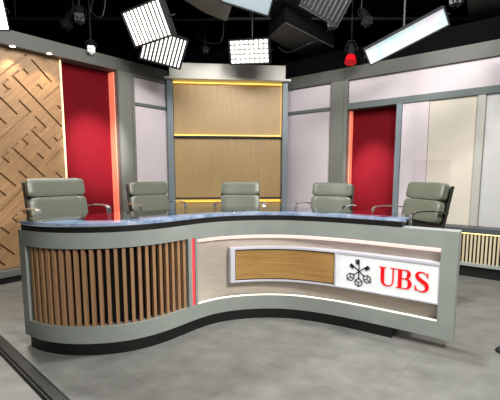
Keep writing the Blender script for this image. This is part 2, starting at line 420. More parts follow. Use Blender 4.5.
# ------------------------------------------------------------------ the curved desk
CP = [(-1.466,2.375),(-1.317,2.278),(-1.171,2.232),(-1.041,2.219),(-.924,2.228),(-.808,2.252),(-.698,2.302),(-.589,2.383),(-.481,2.50),(-.364,2.64),(-.226,2.755),(0,2.83),(.232,2.838),(.383,2.805),(.658,2.674),(.968,2.466),(1.131,2.35),(1.259,2.258)]
def resample(pts, n):
    Ls = [0]
    for a, b in zip(pts, pts[1:]): Ls.append(Ls[-1] + hypot(b[0] - a[0], b[1] - a[1]))
    out = []; j = 0
    for i in range(n + 1):
        s_ = Ls[-1] * i / n
        while j < len(Ls) - 2 and Ls[j + 1] < s_: j += 1
        t = (s_ - Ls[j]) / (Ls[j + 1] - Ls[j]); a, b = pts[j], pts[j + 1]
        out.append((a[0] + (b[0] - a[0]) * t, a[1] + (b[1] - a[1]) * t))
    return out, Ls[-1]
def make_curve(cp, n=24, sm=60):
    pts = []
    P = [(2 * cp[0][0] - cp[1][0], 2 * cp[0][1] - cp[1][1])] + cp + [(2 * cp[-1][0] - cp[-2][0], 2 * cp[-1][1] - cp[-2][1])]
    for i in range(1, len(P) - 2):
        for j in range(n):
            t = j / n; a, b, c, d = P[i - 1:i + 3]
            pts.append(tuple(.5 * (2 * b[k] + (c[k] - a[k]) * t + (2 * a[k] - 5 * b[k] + 4 * c[k] - d[k]) * t * t + (3 * b[k] - a[k] - 3 * c[k] + d[k]) * t ** 3) for k in (0, 1)))
    pts.append(cp[-1])
    pts, Lt = resample(pts, 240)
    for _ in range(sm):
        pts = [pts[0]] + [((a[0] + 2 * b[0] + c[0]) / 4, (a[1] + 2 * b[1] + c[1]) / 4) for a, b, c in zip(pts, pts[1:], pts[2:])] + [pts[-1]]
    return resample(pts, 240)
CUR, LEN = make_curve(CP)
END = 3.1101          # arc length is counted back from the right end
ST = END - LEN        # arc position of the left end
def cpt(s_, off=0.):
    f = max(0, min(1, (s_ - ST) / LEN)) * 240; i = min(int(f), 239); t = f - i
    a, b = CUR[i], CUR[i + 1]
    x, y = a[0] + (b[0] - a[0]) * t, a[1] + (b[1] - a[1]) * t
    i0 = max(0, i - 1); i1 = min(240, i + 2); A, B = CUR[i0], CUR[i1]
    dx, dy = B[0] - A[0], B[1] - A[1]; n = hypot(dx, dy)
    return x + dy / n * off, y - dx / n * off

def band(mb, s0, s1, z0, z1, o0, o1, step=.02):
    """curved box following the desk front: arc s0..s1, heights z0..z1, depths o1 (front) .. o0 (back)"""
    n = max(1, int((s1 - s0) / step)); vs = []
    for i in range(n + 1):
        s_ = s0 + (s1 - s0) * i / n
        bx, by = cpt(s_, o0); fx, fy = cpt(s_, o1)
        vs += [(bx, by, z0), (fx, fy, z0), (fx, fy, z1), (bx, by, z1)]
    fs = [(i * 4 + j, i * 4 + (j + 1) % 4, i * 4 + 4 + (j + 1) % 4, i * 4 + 4 + j) for i in range(n) for j in range(4)]
    fs += [(3, 2, 1, 0), (n * 4, n * 4 + 1, n * 4 + 2, n * 4 + 3)]
    mb.add(vs, fs); return mb

desk = empty('news_desk', (0, 2.5, 0), 0, 'long grey S-curved presenter desk with glass top, walnut slats at left and lit sign panel', 'desk')
INV = Matrix.Translation((0, -2.5, 0))
def dpart(mb, name, mat, parent=None, bevel=0., smooth=True):
    if parent is None:
        mb.v = [(x, y - 2.5, z) for x, y, z in mb.v]
        return mb.build(name, mat, desk, bevel=bevel, smooth=smooth)
    mb.v = [(x, y - 2.5, z) for x, y, z in mb.v]
    return mb.build(name, mat, parent, bevel=bevel, smooth=smooth)
TOP, BOT = .765, .076
f = MB()
D = -.11
band(f, ST, END, .668, TOP, D, 0)                        # top rail
band(f, ST, END, BOT, .182, D, 0)                        # bottom rail
band(f, ST, .050, .182, .668, D, 0)                      # left stile
band(f, 1.180, 1.211, .182, .668, D, 0)
band(f, 1.242, 1.262, .182, .668, D, 0)
band(f, 3.017, END, .182, .668, D, 0)
band(f, 1.262, 3.017, .655, .668, D, 0)
dpart(f, 'front_frame', M['desk'])
dpart(band(MB(), 1.211, 1.242, .184, .668, D, -.012), 'red_light_strip', M['redlight'])
dpart(band(MB(), .050, 1.180, .182, .668, D + .002, -.062), 'slat_backing', M['black'])
m = MB()
for i in range(23):
    c = .094 + i * (1.152 - .094) / 22
    band(m, c - .0105, c + .0105, .182, .668, -.040, -.012, .02)
dpart(m, 'slat_panel', M['slat'], smooth=False)
dpart(band(MB(), 1.262, 3.017, .182, .655, D + .002, -.066), 'recess_panel', mottle(new_mat('recess_beige', lin(190, 180, 168), .45), lin(186, 176, 164), lin(196, 186, 174), 8., 3, stretch=(1, 1, 5)))
dpart(band(MB(), 1.263, 3.016, .622, .6545, -.0655, -.046), 'cove_light_strip', glow('cove_pink_white', (236, 214, 208), .72))
dpart(band(MB(), 1.266, 3.013, .6515, .6548, -.040, -.020), 'cove_led_line', glow('cove_led', (255, 230, 220), 2.2))
dpart(band(MB(), 1.266, 3.013, .1825, .188, -.020, -.008), 'ledge_light_strip', glow('ledge_cream', (255, 236, 216), 1.3))
# framed inlay box
fr = MB()
band(fr, 1.537, 1.573, .293, .560, -.064, .0)
band(fr, 1.573, 3.016, .545, .560, -.064, .0)
band(fr, 1.573, 3.016, .293, .304, -.064, .0)
band(fr, 2.329, 2.341, .304, .545, -.064, .0)
frame = dpart(fr, 'inlay_frame', new_mat('inlay_frame_pale', lin(212, 214, 224), .35))
g = MB(); band(g, 1.573, 2.329, .304, .545, -.064, -.022)
dpart(g, 'inlay_gap', M['black'])
dpart(band(MB(), 1.580, 2.324, .314, .533, -.022, -.010), 'oak_inlay', M['oak_h'], smooth=False)
sign = dpart(band(MB(), 2.341, 3.016, .304, .545, -.060, -.008), 'sign_panel', M['logo_white'])

# lettering and emblem, bent onto the sign
def shape(mb, poly, S, Z, sc, off=-.007, th=.003):
    """poly in unit coords -> thin plate on the curved sign"""
    from mathutils.geometry import tessellate_polygon
    tri = tessellate_polygon([[Vector((x, y, 0)) for x, y in poly]])
    n = len(poly); vs = []
    for o_ in (off, off + th):
        for x, y in poly:
            cx, cy = cpt(S + x * sc[0], o_); vs.append((cx, cy, Z + y * sc[1]))
    fs = [tuple(t) for t in tri] + [tuple(n + i for i in t)[::-1] for t in tri]
    fs += [(i, (i + 1) % n, n + (i + 1) % n, n + i) for i in range(n)]
    mb.add(vs, fs)
def strip(mb, pts, S, Z, sc, close=False, **k):
    """pts: (x, y, width) spine -> strokes of varying width"""
    n = len(pts); a = []; b = []
    for i, (x, y, w) in enumerate(pts):
        p = pts[(i - 1) % n if close else max(i - 1, 0)]; q = pts[(i + 1) % n if close else min(i + 1, n - 1)]
        dx, dy = q[0] - p[0], q[1] - p[1]; l = hypot(dx, dy) or 1
        a.append((x - dy / l * w / 2, y + dx / l * w / 2)); b.append((x + dy / l * w / 2, y - dx / l * w / 2))
    for i in range(n if close else n - 1):
        j = (i + 1) % n
        shape(mb, [a[i], a[j], b[j], b[i]], S, Z, sc, **k)
def bez(p0, p1, p2, p3, n=10):
    return [tuple((1 - t) ** 3 * p0[k] + 3 * (1 - t) ** 2 * t * p1[k] + 3 * (1 - t) * t * t * p2[k] + t ** 3 * p3[k] for k in range(len(p0))) for t in [i / n for i in range(n + 1)]]
LH = .130; LZ = .357
sc = (LH, LH)
u = MB()
U0 = 2.643
shape(u, [(0, 1), (.36, 1), (.36, .955), (0, .955)], U0, LZ, sc)
shape(u, [(.56, 1), (.88, 1), (.88, .955), (.56, .955)], U0, LZ, sc)
sp = [(.18, .98, .19), (.18, .4, .19)] + bez((.18, .4, .19), (.18, .1, .18), (.28, .03, .07), (.46, .03, .06), 8)[1:] + bez((.46, .03, .06), (.66, .03, .06), (.72, .14, .07), (.72, .4, .07), 8)[1:] + [(.72, .98, .07)]
strip(u, sp, U0, LZ, sc)
dpart(u, 'letter_u', M['logo_red'], smooth=False)
u = MB(); B0 = 2.757
shape(u, [(.0, 1), (.45, 1), (.45, .955), (.0, .955)], B0, LZ, sc)
shape(u, [(.0, 0), (.45, 0), (.45, .045), (.0, .045)], B0, LZ, sc)
shape(u, [(.085, .96), (.275, .96), (.275, .04), (.085, .04)], B0, LZ, sc)
shape(u, [(.27, .555), (.45, .555), (.45, .505), (.27, .505)], B0, LZ, sc)
strip(u, bez((.42, .978, .045), (.60, .97, .10), (.62, .84, .19), (.60, .75, .19), 8) + bez((.60, .75, .19), (.60, .62, .17), (.52, .53, .08), (.40, .53, .05), 8)[1:], B0, LZ, sc)
strip(u, bez((.40, .53, .05), (.62, .54, .10), (.67, .38, .20), (.66, .28, .20), 8) + bez((.66, .28, .20), (.66, .12, .18), (.58, .03, .08), (.42, .022, .045), 8)[1:], B0, LZ, sc)
dpart(u, 'letter_b', M['logo_red'], smooth=False)
u = MB(); S0 = 2.870
sp = (bez((.62, .72, .035), (.58, .92, .05), (.46, .985, .05), (.34, .985, .06), 7)
      + bez((.34, .985, .06), (.14, .985, .12), (.10, .86, .16), (.12, .76, .17), 7)[1:]
      + bez((.12, .76, .17), (.16, .60, .20), (.50, .50, .21), (.57, .36, .20), 9)[1:]
      + bez((.57, .36, .20), (.66, .14, .17), (.52, .015, .09), (.34, .015, .06), 8)[1:]
      + bez((.34, .015, .06), (.18, .015, .05), (.08, .08, .05), (.05, .30, .035), 7)[1:])
strip(u, sp, S0, LZ, sc)
shape(u, [(.59, .99), (.63, .99), (.635, .70), (.59, .74)], S0, LZ, sc)
shape(u, [(.03, .01), (.075, .01), (.075, .26), (.03, .30)], S0, LZ, sc)
dpart(u, 'letter_s', M['logo_red'], smooth=False)
# three crossed keys
u = MB(); KS, KZ = 2.504, .430; ks = (.00071, .00071)
def P2(p, c, a):  # rotate
    return (c[0] + p[0] * cos(a) - p[1] * sin(a), c[1] + p[0] * sin(a) + p[1] * cos(a))
def key(ring, tip, flip):
    dx, dy = tip[0] - ring[0], tip[1] - ring[1]; l = hypot(dx, dy); a = atan2(dy, dx)
    T = lambda p: P2(p, ring, a)
    R = 36
    strip(u, [T((R * cos(t), R * sin(t))) + (8,) for t in [2 * pi * i / 24 for i in range(24)]], KS, KZ, ks, close=True)
    for t in (0, 2.1, -2.1):      # trefoil web inside the ring
        strip(u, [T((0, 0)) + (7,), T((R * cos(t + pi), R * sin(t + pi))) + (7,)], KS, KZ, ks)
    for t in (pi, ):              # knob outside
        strip(u, [T(((R + 2) * cos(t), 0)) + (14,), T(((R + 12) * cos(t), 0)) + (9,)], KS, KZ, ks)
    strip(u, [T((R, 0)) + (20,), T((R + 16, 0)) + (12,)], KS, KZ, ks)
    strip(u, [T((R + 10, 0)) + (9,), T((l, 0)) + (9,)], KS, KZ, ks)
    # bit with notches
    f_ = flip
    for x0, x1, h in ((l - 48, l - 36, 34), (l - 36, l - 28, 20), (l - 28, l - 14, 36), (l - 14, l - 6, 18), (l - 6, l, 34)):
        shape(u, [T((x0, 0)), T((x1, 0)), T((x1, f_ * h)), T((x0, f_ * h))], KS, KZ, ks)
key((0, -112), (0, 118), 1)
key((-82, -66), (90, 68), -1)
key((83, -66), (-80, 70), 1)
dpart(u, 'keys_emblem', M['logo_black'], smooth=False)

# plinth, riser, returns, glass
dpart(band(MB(), .035, 2.745, 0, BOT, -.20, -.006), 'plinth', M['black'], smooth=False)
dpart(band(MB(), .02, 2.775, TOP, .799, -.10, -.001), 'glass_riser', M['black'], smooth=False)
r = MB()
a = cpt(ST, 0); b_ = cpt(ST, -.05)
r.prism([(a[0], a[1]), (a[0] + .05, a[1] + .0), (-1.37, 2.46), (-1.42, 2.46)], BOT, TOP)
dpart(r, 'side_return', M['desk'], smooth=False)
GB = [(-1.53, 2.50), (-1.40, 2.56), (-1.25, 2.64), (-1.09, 2.76), (-.86, 2.96), (-.64, 3.12), (-.43, 3.25), (-.2, 3.34), (.02, 3.37), (.25, 3.33), (.45, 3.24), (.65, 3.12), (.82, 3.02), (.97, 2.92), (1.06, 2.85), (1.11, 2.80)]
front = [cpt(s_, -.001) for s_ in [i * .03 for i in range(0, 92)]]
ex, ey = cpt(2.80, -.001)
front = [(-1.505, 2.415)] + front[1:] + [(ex + .01, ey)]
end = [(1.05, 2.47), (1.09, 2.55), (1.115, 2.68), (1.12, 2.75)]
poly = front + end + GB[::-1]
dpart(MB().prism(poly, .799, .824), 'glass_top', M['glass'], bevel=.003, smooth=False)
dpart(band(MB(), .02, 2.80, .804, .823, -.0015, .0015), 'glass_edge', mottle(new_mat('frosted_blue_edge', lin(170, 190, 215), .2), lin(112, 136, 176), lin(186, 200, 220), 9., 5, stretch=(1, 1, .2)))
dpart(band(MB(), .03, 2.76, .787, .7985, -.33, -.1005), 'painted_reflection_sheet', mottle(new_mat('reflection_blue', lin(130, 150, 180), .3), lin(110, 126, 152), lin(185, 196, 210), 5., 4))  # added sheet: reflections on the glass put into its mottled colour
# steel legs and beam under the rear of the glass
for x, y in ((-1.2, 2.62), (-.62, 3.02), (.0, 3.26), (.60, 3.04), (.98, 2.78)):
    m = MB().lathe([(.05, 0), (.05, .012), (.018, .016), (.018, .783), (.035, .786), (.035, .7985)], 20)
    m.v = [(a_ + x, b + y, c) for a_, b, c in m.v]
    dpart(m, 'leg', M['steel'])

# ------------------------------------------------------------------ chairs
def rounded_pad(w, h, d, n=9):
    """soft cushion: superellipsoid box, centred"""
    mb = MB(); vs = {}; V = []; F = []
    def key_(p):
        k_ = tuple(round(c, 5) for c in p)
        if k_ not in vs: vs[k_] = len(V); V.append(p)
        return vs[k_]
    def m_(a, b, c):
        e = 8.
        l = (abs(a) ** e + abs(b) ** e + abs(c) ** e) ** (1 / e)
        a, b, c = a / l, b / l, c / l
        return (a * w / 2, b * d / 2, c * h / 2)
    for ax in range(3):
        for sg in (-1, 1):
            for i in range(n):
                for j in range(n):
                    q = []
                    for di, dj in ((0, 0), (1, 0), (1, 1), (0, 1)):
                        a = tan((2 * (i + di) / n - 1) * pi / 4); b = tan((2 * (j + dj) / n - 1) * pi / 4)
                        p = [0, 0, 0]; p[ax] = sg; p[(ax + 1) % 3] = a; p[(ax + 2) % 3] = b
                        q.append(key_(m_(*p)))
                    F.append(q)
    return V, F
def chair_parts(t):
    tilt = Matrix.Translation((0, .17, .50)) @ Matrix.Rotation(radians(-12), 4, 'X')
    bk = MB()
    for z0, z1 in ((.362, .515), (.172, .364)):
        V, F = rounded_pad(.46, z1 - z0, .075)
        vs = [tilt @ Vector((x, y + .012 * (1 - (x / .225) ** 2) * 0 - .004 + .012 * ((x / .225) ** 2) * -1, z + (z0 + z1) / 2)) for x, y, z in V]
        bk.add(vs, F)
    bk.build('backrest', M['leather'], t, smooth=True)
    sh = MB(); sh.box(-.213, .213, .036, .046, .0, .49, tilt)
    sh.build('back_shell', M['shell'], t, bevel=.006)
    for s_ in (-1, 1):
        m = MB(); m.box(s_ * .222 - .009, s_ * .222 + .009, .030, .056, -.03, .50, tilt)
        m.build('side_rail', M['shell'], t, bevel=.004)
    st = MB()
    for y0, y1 in ((-.29, -.14), (-.135, .015), (.02, .165)):
        V, F = rounded_pad(.46, .065, y1 - y0)
        # rounded_pad(w, h, d): x width, y depth, z height
        vs = [Vector((x, y + (y0 + y1) / 2, z + .492 + (.012 if y1 < 0 else 0))) for x, y, z in V]
        st.add(vs, F)
    st.build('seat', M['leather'], t, smooth=True)
    MB().box(-.22, .22, -.28, .17, .45, .462).build('seat_frame', M['shell'], t, bevel=.004)
    for s_ in (-1, 1):
        x = s_ * .272
        pts = [(x, .235, .768), (x, .18, .776), (x, .10, .784), (x, .0, .786), (x, -.065, .782), (x, -.095, .762), (x, -.100, .73), (x, -.095, .64), (x, -.08, .53), (x, -.05, .465), (x, .0, .448)]
        sm = []
        for i in range(len(pts) - 1):
            a, b = pts[i], pts[i + 1]
            for j in range(3): sm.append(tuple(a[k] + (b[k] - a[k]) * j / 3 for k in range(3)))
        sm.append(pts[-1])
        m = MB().ribbon(sm, .034, .010)
        m.box(min(x, x - s_ * .06), max(x, x - s_ * .06), -.03, .02, .443, .453)
        m.box(min(x, x - s_ * .05), max(x, x - s_ * .05), .222, .240, .761, .775)
        m.build('armrest', M['chrome'], t, smooth=True)
    MB().lathe([(.045, .44), (.045, .452)], 18).build('seat_plate', M['shell'], t)
    MB().lathe([(.028, .10), (.028, .28), (.016, .285), (.016, .445)], 18).build('gas_column', M['shell'], t, smooth=True)
    for i in range(5):
        a = 2 * pi * i / 5 + .3
        R_ = Matrix.Rotation(a, 4, 'Z')
        pts = [R_ @ Vector(p) for p in ((.0, 0, .125), (.09, 0, .112), (.18, 0, .088), (.235, 0, .078))]
        lg = MB().tube(pts, [.024, .020, .016, .013], 10).build('leg', M['chrome'], t, smooth=True)
        c = MB()
        for o_ in (-.014, .014):
            Mw = R_ @ Matrix.Translation((.235, o_, .028)) @ Matrix.Rotation(pi / 2, 4, 'X')
            c.lathe([(.026, -.009), (.028, -.005), (.028, .005), (.026, .009)], 16, Mw)
        c.tube([R_ @ Vector((.235, 0, .028)), R_ @ Vector((.235, 0, .08))], .007, 8)
        c.build('caster', M['black'], lg, smooth=True)
def copy_tree(o, parent=None):
    c = o.copy(); COL.objects.link(c)
    if parent is not None:
        c.parent = parent; c.matrix_parent_inverse = o.matrix_parent_inverse.copy()
    for ch in o.children: copy_tree(ch, c)
    return c
# x, y, height offset, turn (0 = facing the camera), label
CH = [(-1.425, 3.01, .065, 50, 'sage leather swivel chair nearest the maze panel, leftmost at the desk'),
      (-.99, 4.14, .01, 42, 'sage leather swivel chair before the lilac-white panel left of the oak bays'),
      (-.115, 4.30, .0, 0, 'sage leather swivel chair in front of the oak bays at the middle of the desk'),
      (.78, 4.07, .0, -35, 'sage leather swivel chair in front of the right red panel and white panel edge'),
      (1.295, 3.25, .03, -76, 'sage leather swivel chair turned sideways at the right desk end, rightmost one')]
proto = None
for i, (x, y, dz, a, lb) in enumerate(CH):
    if proto is None:
        proto = empty('desk_chair', (x, y, 0), radians(a), lb, 'chair', 'presenter chairs behind the desk')
        chair_parts(proto); o = proto
    else:
        o = copy_tree(proto)
    o.location = (x, y, 0); o.rotation_euler = (0, 0, radians(a)); o['label'] = lb; o['group'] = 'presenter chairs behind the desk'
    o['lift'] = dz
for o in [q for q in COL.objects if q.name.startswith('desk_chair')]:
    dz = o['lift']; del o['lift']
    if dz:        # gas column raised: everything above it moves up
        for ch in o.children:
            if ch.name.split('.')[0] not in ('leg', 'gas_column'): ch.location.z += dz
            elif ch.name.startswith('gas_column'):
                ch.scale.z = (.445 + dz) / .445

# clear screen behind the rightmost chair
ac = empty('clear_screen', (1.76, 3.72, 0), 0, 'clear upright acrylic screen on thin stand behind the rightmost chair', 'screen')
MB().box(-.19, .19, -.004, .004, .62, 1.245).build('screen_sheet', M['acrylic'], ac, bevel=.001)
MB().box(-.14, .14, -.012, -.004, .60, .66).build('clamp_bar', M['lampbody'], ac, bevel=.002)
MB().tube([(0, -.008, .01), (0, -.008, .62)], .011, 12).build('pole', M['lampbody'], ac, smooth=True)
MB().lathe([(.12, 0), (.12, .008), (.02, .014), (.02, .03)], 24).build('base', M['lampbody'], ac, smooth=True)

# ------------------------------------------------------------------ floor things
cc = empty('cable_cover', (-1.16, 1.93, 0), 0, 'black ridged cable cover running diagonally over the floor at lower left', 'cable cover')
d0 = Vector((-1.63, 2.37, 0)); d1 = Vector((-.59, 1.43, 0)); dv = (d1 - d0); ln = dv.length; an = atan2(dv.y, dv.x)
Mc = Matrix.Translation(-Vector((-1.16, 1.93, 0))) @ Matrix.Translation(d0) @ Matrix.Rotation(an, 4, 'Z')
MB().prism([(0, -.045), (0, .045), (.004, .045), (.022, .022), (.022, -.022), (.004, -.045)], 0, ln + .5, Mc @ Matrix(((0, 0, 1, -.5), (0, 1, 0, 0), (1, 0, 0, .001), (0, 0, 0, 1)))).build('cover_body', M['black'], cc)
m = MB()
for y in (-.034, .034, -.013, 0, .013):
    z = .022 if abs(y) < .022 else .004 + (.045 - abs(y)) / .023 * .018
    m.box(-.5, ln, y - .003, y + .003, z - .002, z + .003, Mc)
m.build('ridge', new_mat('rubber_ridge', lin(30, 30, 29), .6), cc)
fc = empty('floor_cap', (1.60, 2.27, 0), 0, 'small round black cap on the floor at the right frame edge', 'floor cap')
MB().lathe([(.05, 0), (.05, .012), (.042, .02), (.02, .022)], 24).build('cap_body', M['black'], fc, smooth=True)

# ------------------------------------------------------------------ overhead: grid, ducts, fixtures
PZ = 3.12
def pipe(p0, p1, label, r=.024):
    p0, p1 = Vector(p0), Vector(p1); c = (p0 + p1) / 2
    t = empty('lighting_pipe', c, 0, label, 'pipe', 'pipes of the lighting grid')
    MB().tube([p0 - c, p1 - c], r, 12).build('tube', M['lampbody'], t, smooth=True)
    n = 3
    for i in range(n):
        q = p0 + (p1 - p0) * (i + .5) / n - c
        MB().tube([q + Vector((0, 0, r)), q + Vector((0, 0, ZC - PZ))], .008, 8).build('hanger', M['lampbody'], t, smooth=True)
pipe((-4.6, 4.5, PZ), (4.6, 4.5, PZ), 'black lighting pipe crossing above the row of lamps')
pipe((-4.6, 5.25, PZ), (4.6, 5.25, PZ), 'black lighting pipe crossing just before the wood bays')
pipe((-4.6, 3.4, PZ), (4.6, 3.4, PZ), 'black lighting pipe nearest the camera, above the desk')

def fixture(name, px, py_, pz, yaw, pitch, roll, w, h, label, cat, face, depth=.07, hook=4.5, shade=None):
    """flat lamp: face centre at (px,py,pz); its front looks towards local -y"""
    R_ = Matrix.Rotation(yaw, 4, 'Z') @ Matrix.Rotation(pitch, 4, 'X') @ Matrix.Rotation(-roll, 4, 'Y')
    t = empty(name, (px, py_, pz), 0, label, cat)
    t.matrix_world = Matrix.Translation((px, py_, pz)) @ R_
    hb = MB()
    b = .012
    hb.box(-w / 2 - b, w / 2 + b, .012, depth, -h / 2 - b, h / 2 + b)
    for x0, x1, z0, z1 in ((-w / 2 - b, -w / 2, -h / 2 - b, h / 2 + b), (w / 2, w / 2 + b, -h / 2 - b, h / 2 + b), (-w / 2, w / 2, -h / 2 - b, -h / 2), (-w / 2, w / 2, h / 2, h / 2 + b)):
        hb.box(x0, x1, -.02, .012, z0, z1)
    hb.build('housing', M['lampbody'], t, bevel=.002)
    face(t, w, h)
    # yoke and drop rod to the grid, in the lamp's own frame
    inv = t.matrix_world.inverted()
    back = t.matrix_world @ Vector((0, depth + .05, 0))
    top = Vector((back.x, back.y, ZC - .052))
    y = MB()
    y.tube([Vector((-w / 2 - .03, .03, 0)), Vector((-w / 2 - .03, depth + .05, 0)), Vector((w / 2 + .03, depth + .05, 0)), Vector((w / 2 + .03, .03, 0))], .008, 8)
    y.build('yoke', M['lampbody'], t, smooth=True)
    MB().tube([inv @ back, inv @ top], .010, 8).build('drop_rod', M['lampbody'], t, smooth=True)
    MB().box(-.03, .03, -.03, .03, -.03, .05, inv @ Matrix.Translation(top)).build('clamp', M['lampbody'], t, bevel=.004)
    return t
def tubes(n, mat, vertical=True, gapf=.28):
    def f_(t, w, h):
        MB().box(-w / 2, w / 2, .004, .010, -h / 2, h / 2).build('reflector', new_mat('reflector', lin(50, 50, 50), .4), t)
        m = MB()
        for i in range(n):
            x = -w / 2 + w * (i + .5) / n; r_ = w / n * gapf * .72
            m.tube([(x, -.006, -h / 2 + .01), (x, -.006, h / 2 - .01)], r_, 10)
        m.build('tube_row', mat, t, smooth=True)
    return f_
lampw = glow('lamp_white', (255, 252, 244), 2.6)
fixture('tube_light', -1.082, 4.2, 2.671, -.574, .482, .038, .557, .345, 'large square lamp with glowing white tubes, top left, upper of the touching pair', 'lamp', tubes(10, lampw))
fixture('tube_light', -1.001, 4.6, 2.542, .426, .622, -.15, .48, .338, 'glowing white tube lamp tucked below the larger lamp, left of the oak bays', 'lamp', tubes(11, lampw))
def ledgrid(nx, nz, mat):
    def f_(t, w, h):
        MB().box(-w / 2, w / 2, .004, .010, -h / 2, h / 2).build('reflector', new_mat('led_board', lin(120, 120, 116), .4), t)
        m = MB()
        for i in range(nx):
            for j in range(nz):
                x = -w / 2 + w * (i + .5) / nx; z = -h / 2 + h * (j + .5) / nz
                a = w / nx * .33; c = h / nz * .33
                m.box(x - a, x + a, -.010, .002, z - c, z + c)
        m.build('led_cells', mat, t)
    return f_
fixture('led_panel_light', -.009, 4.9, 2.604, -.35, .38, -.06, .50, .27, 'small brilliant white lamp gridded into square cells above the middle chair', 'lamp', ledgrid(8, 5, glow('led_cell', (255, 255, 250), 2.4)))
def diffuser(mat):
    def f_(t, w, h):
        MB().box(-w / 2, w / 2, -.004, .008, -h / 2, h / 2).build('diffuser', mat, t)
    return f_
# iridescent diffuser of the long lamp
ir = new_mat('iridescent_diffuser', lin(110, 116, 116), .3)
N, L, b = nodes(ir)
tc = N.new('ShaderNodeTexCoord'); no = N.new('ShaderNodeTexNoise'); no.inputs['Scale'].default_value = 7; no.inputs['Detail'].default_value = 2
cr = N.new('ShaderNodeValToRGB'); E_ = cr.color_ramp.elements
E_[0].position = .36; E_[0].color = lin(196, 232, 238); E_[1].position = .66; E_[1].color = lin(232, 214, 232)
e = E_.new(.5); e.color = lin(222, 236, 234)
L.new(tc.outputs['Object'], no.inputs['Vector']); L.new(no.outputs['Fac'], cr.inputs[0])
L.new(cr.outputs[0], b.inputs['Emission Color']); b.inputs['Emission Strength'].default_value = .85
fixture('strip_light', 1.40, 3.6, 2.331, -.25, .45, .43, .69, .143, 'long narrow lamp with pale iridescent diffuser, slanting at upper right', 'lamp', diffuser(ir))
fixture('softbox_light', -.013, 3.2, 2.533, -.151, .667, -.339, .388, .22, 'pale grey-blue softbox cut by the top frame edge, above the middle', 'lamp',
        diffuser(new_mat('dim_diffuser', lin(120, 130, 134), .35, emit=lin(176, 192, 196), es=.6)))
def unlit(t, w, h):
    MB().box(-w / 2, w / 2, .004, .010, -h / 2, h / 2).build('reflector', M['black'], t)
    m = MB()
    for i in range(9):
        x = -w / 2 + w * (i + .5) / 9
        m.tube([(x, -.006, -h / 2 + .01), (x, -.006, h / 2 - .01)], w / 9 * .22, 10)
    m.build('tube_row', new_mat('unlit_tube', lin(50, 52, 52), .35), t, smooth=True)
fixture('tube_light', .683, 3.6, 2.646, .013, .431, -.444, .378, .264, 'unlit dark lamp with grey tubes at the top, right of the softbox', 'lamp', unlit)

def spot_lamp(loc, aim, label, mat_lens, r=.055, gel=None, doors=True, energy=0, color=(1, 1, 1), size=40, doormat=None):
    loc = Vector(loc); d = (Vector(aim) - loc).normalized()
    q = d.to_track_quat('-Z', 'Y')
    t = empty('spotlight', loc, 0, label, 'lamp'); t.rotation_mode = 'QUATERNION'; t.rotation_quaternion = q
    MW = Matrix.Translation(loc) @ q.to_matrix().to_4x4(); inv = MW.inverted()
    MB().lathe([(r * .55, .16), (r * .9, .13), (r, .08), (r, .0), (r * 1.12, -.012), (r * 1.12, -.022), (r * .96, -.022), (r * .96, -.006)], 24).build('can', M['lampbody'], t, smooth=True)
    MB().lathe([(r * .93, -.010), (r * .93, -.004)], 24).build('lens', mat_lens, t)
    if gel: MB().lathe([(r * 1.45, -.10), (r * 1.5, -.10), (r * 1.16, -.020), (r * 1.12, -.020)], 24).build('gel_shade', gel, t, smooth=True)
    if doors:
        for a in range(4):
            R_ = Matrix.Rotation(a * pi / 2, 4, 'Z') @ Matrix.Translation((0, r * 1.12, -.022)) @ Matrix.Rotation(radians(-35), 4, 'X')
            MB().box(-r * .9, r * .9, -.002, .002, -.030 - r, 0, R_).build('barn_door', doormat or M['lampbody'], t)
    m = MB(); m.tube([(-r - .02, 0, .05), (-r - .02, .0, .12), (-r * .6, 0, .20), (r * .6, 0, .20), (r + .02, 0, .12), (r + .02, 0, .05)], .007, 8)
    m.build('yoke', M['lampbody'], t, smooth=True)
    bk = MW @ Vector((0, 0, .20)); top = Vector((bk.x, bk.y, ZC - .052))
    MB().tube([inv @ bk, inv @ top], .009, 8).build('drop_rod', M['lampbody'], t, smooth=True)
    MB().box(-.03, .03, -.03, .03, -.03, .05, inv @ Matrix.Translation(top)).build('clamp', M['lampbody'], t, bevel=.004)
    if energy:
        ld = bpy.data.lights.new('beam', 'SPOT'); ld.energy = energy; ld.spot_size = radians(size); ld.spot_blend = 1.; ld.color = color; ld.shadow_soft_size = .04
        lo = bpy.data.objects.new('beam', ld); link(lo, t); lo.location = (0, 0, -.03)
    return t
bright = glow('spot_lens', (255, 252, 240), 14)
wallp = lambda A, R_, k, z: Matrix.Translation(A) @ Matrix.Rotation(R_, 4, 'Z') @ Vector((k, 0, z))
spot_lamp((-1.80, 4.5, 2.52), (-1.2, 3.0, 1.0), 'small black spotlight with bright open barn doors above the left red panel', bright, .037, energy=6, color=(1, .92, .86), size=60, doormat=M['logo_white'])  # doors wear the sign's glowing white, so their lit look is painted on
spot_lamp((1.235, 4.86, 2.55), (1.12, 4.5, 1.4), 'small spotlight with a glowing red shade above the right red panel', bright, .048, gel=M['redgel'], doors=False, energy=6, color=(1, .9, .85), size=60)
spot_lamp((-.56, 5.0, 2.66), (-.3, 3.2, 1.6), 'tiny bright spotlight between the tube lamps and the gridded lamp', bright, .03, energy=8, color=(1, .86, .66), size=70)
dl = M['lens']
spot_lamp((-1.83, 4.3, 2.78), (-1.3, 3.0, 1.0), 'unlit black spotlight hanging left of the large square tube lamp, upper of its cluster', dl, .05)
spot_lamp((-2.06, 4.52, 2.80), (-2.3, 3.4, 1.0), 'unlit black spotlight in the dark above the maze panel end', dl, .05)
spot_lamp((.93, 4.52, 2.80), (.5, 3.2, 1.0), 'unlit black spotlight below the dark tube lamp, left of the red-shaded one', dl, .05)
spot_lamp((1.30, 4.48, 2.82), (1.6, 3.2, 1.0), 'unlit black spotlight just above the red-shaded spotlight', dl, .05)
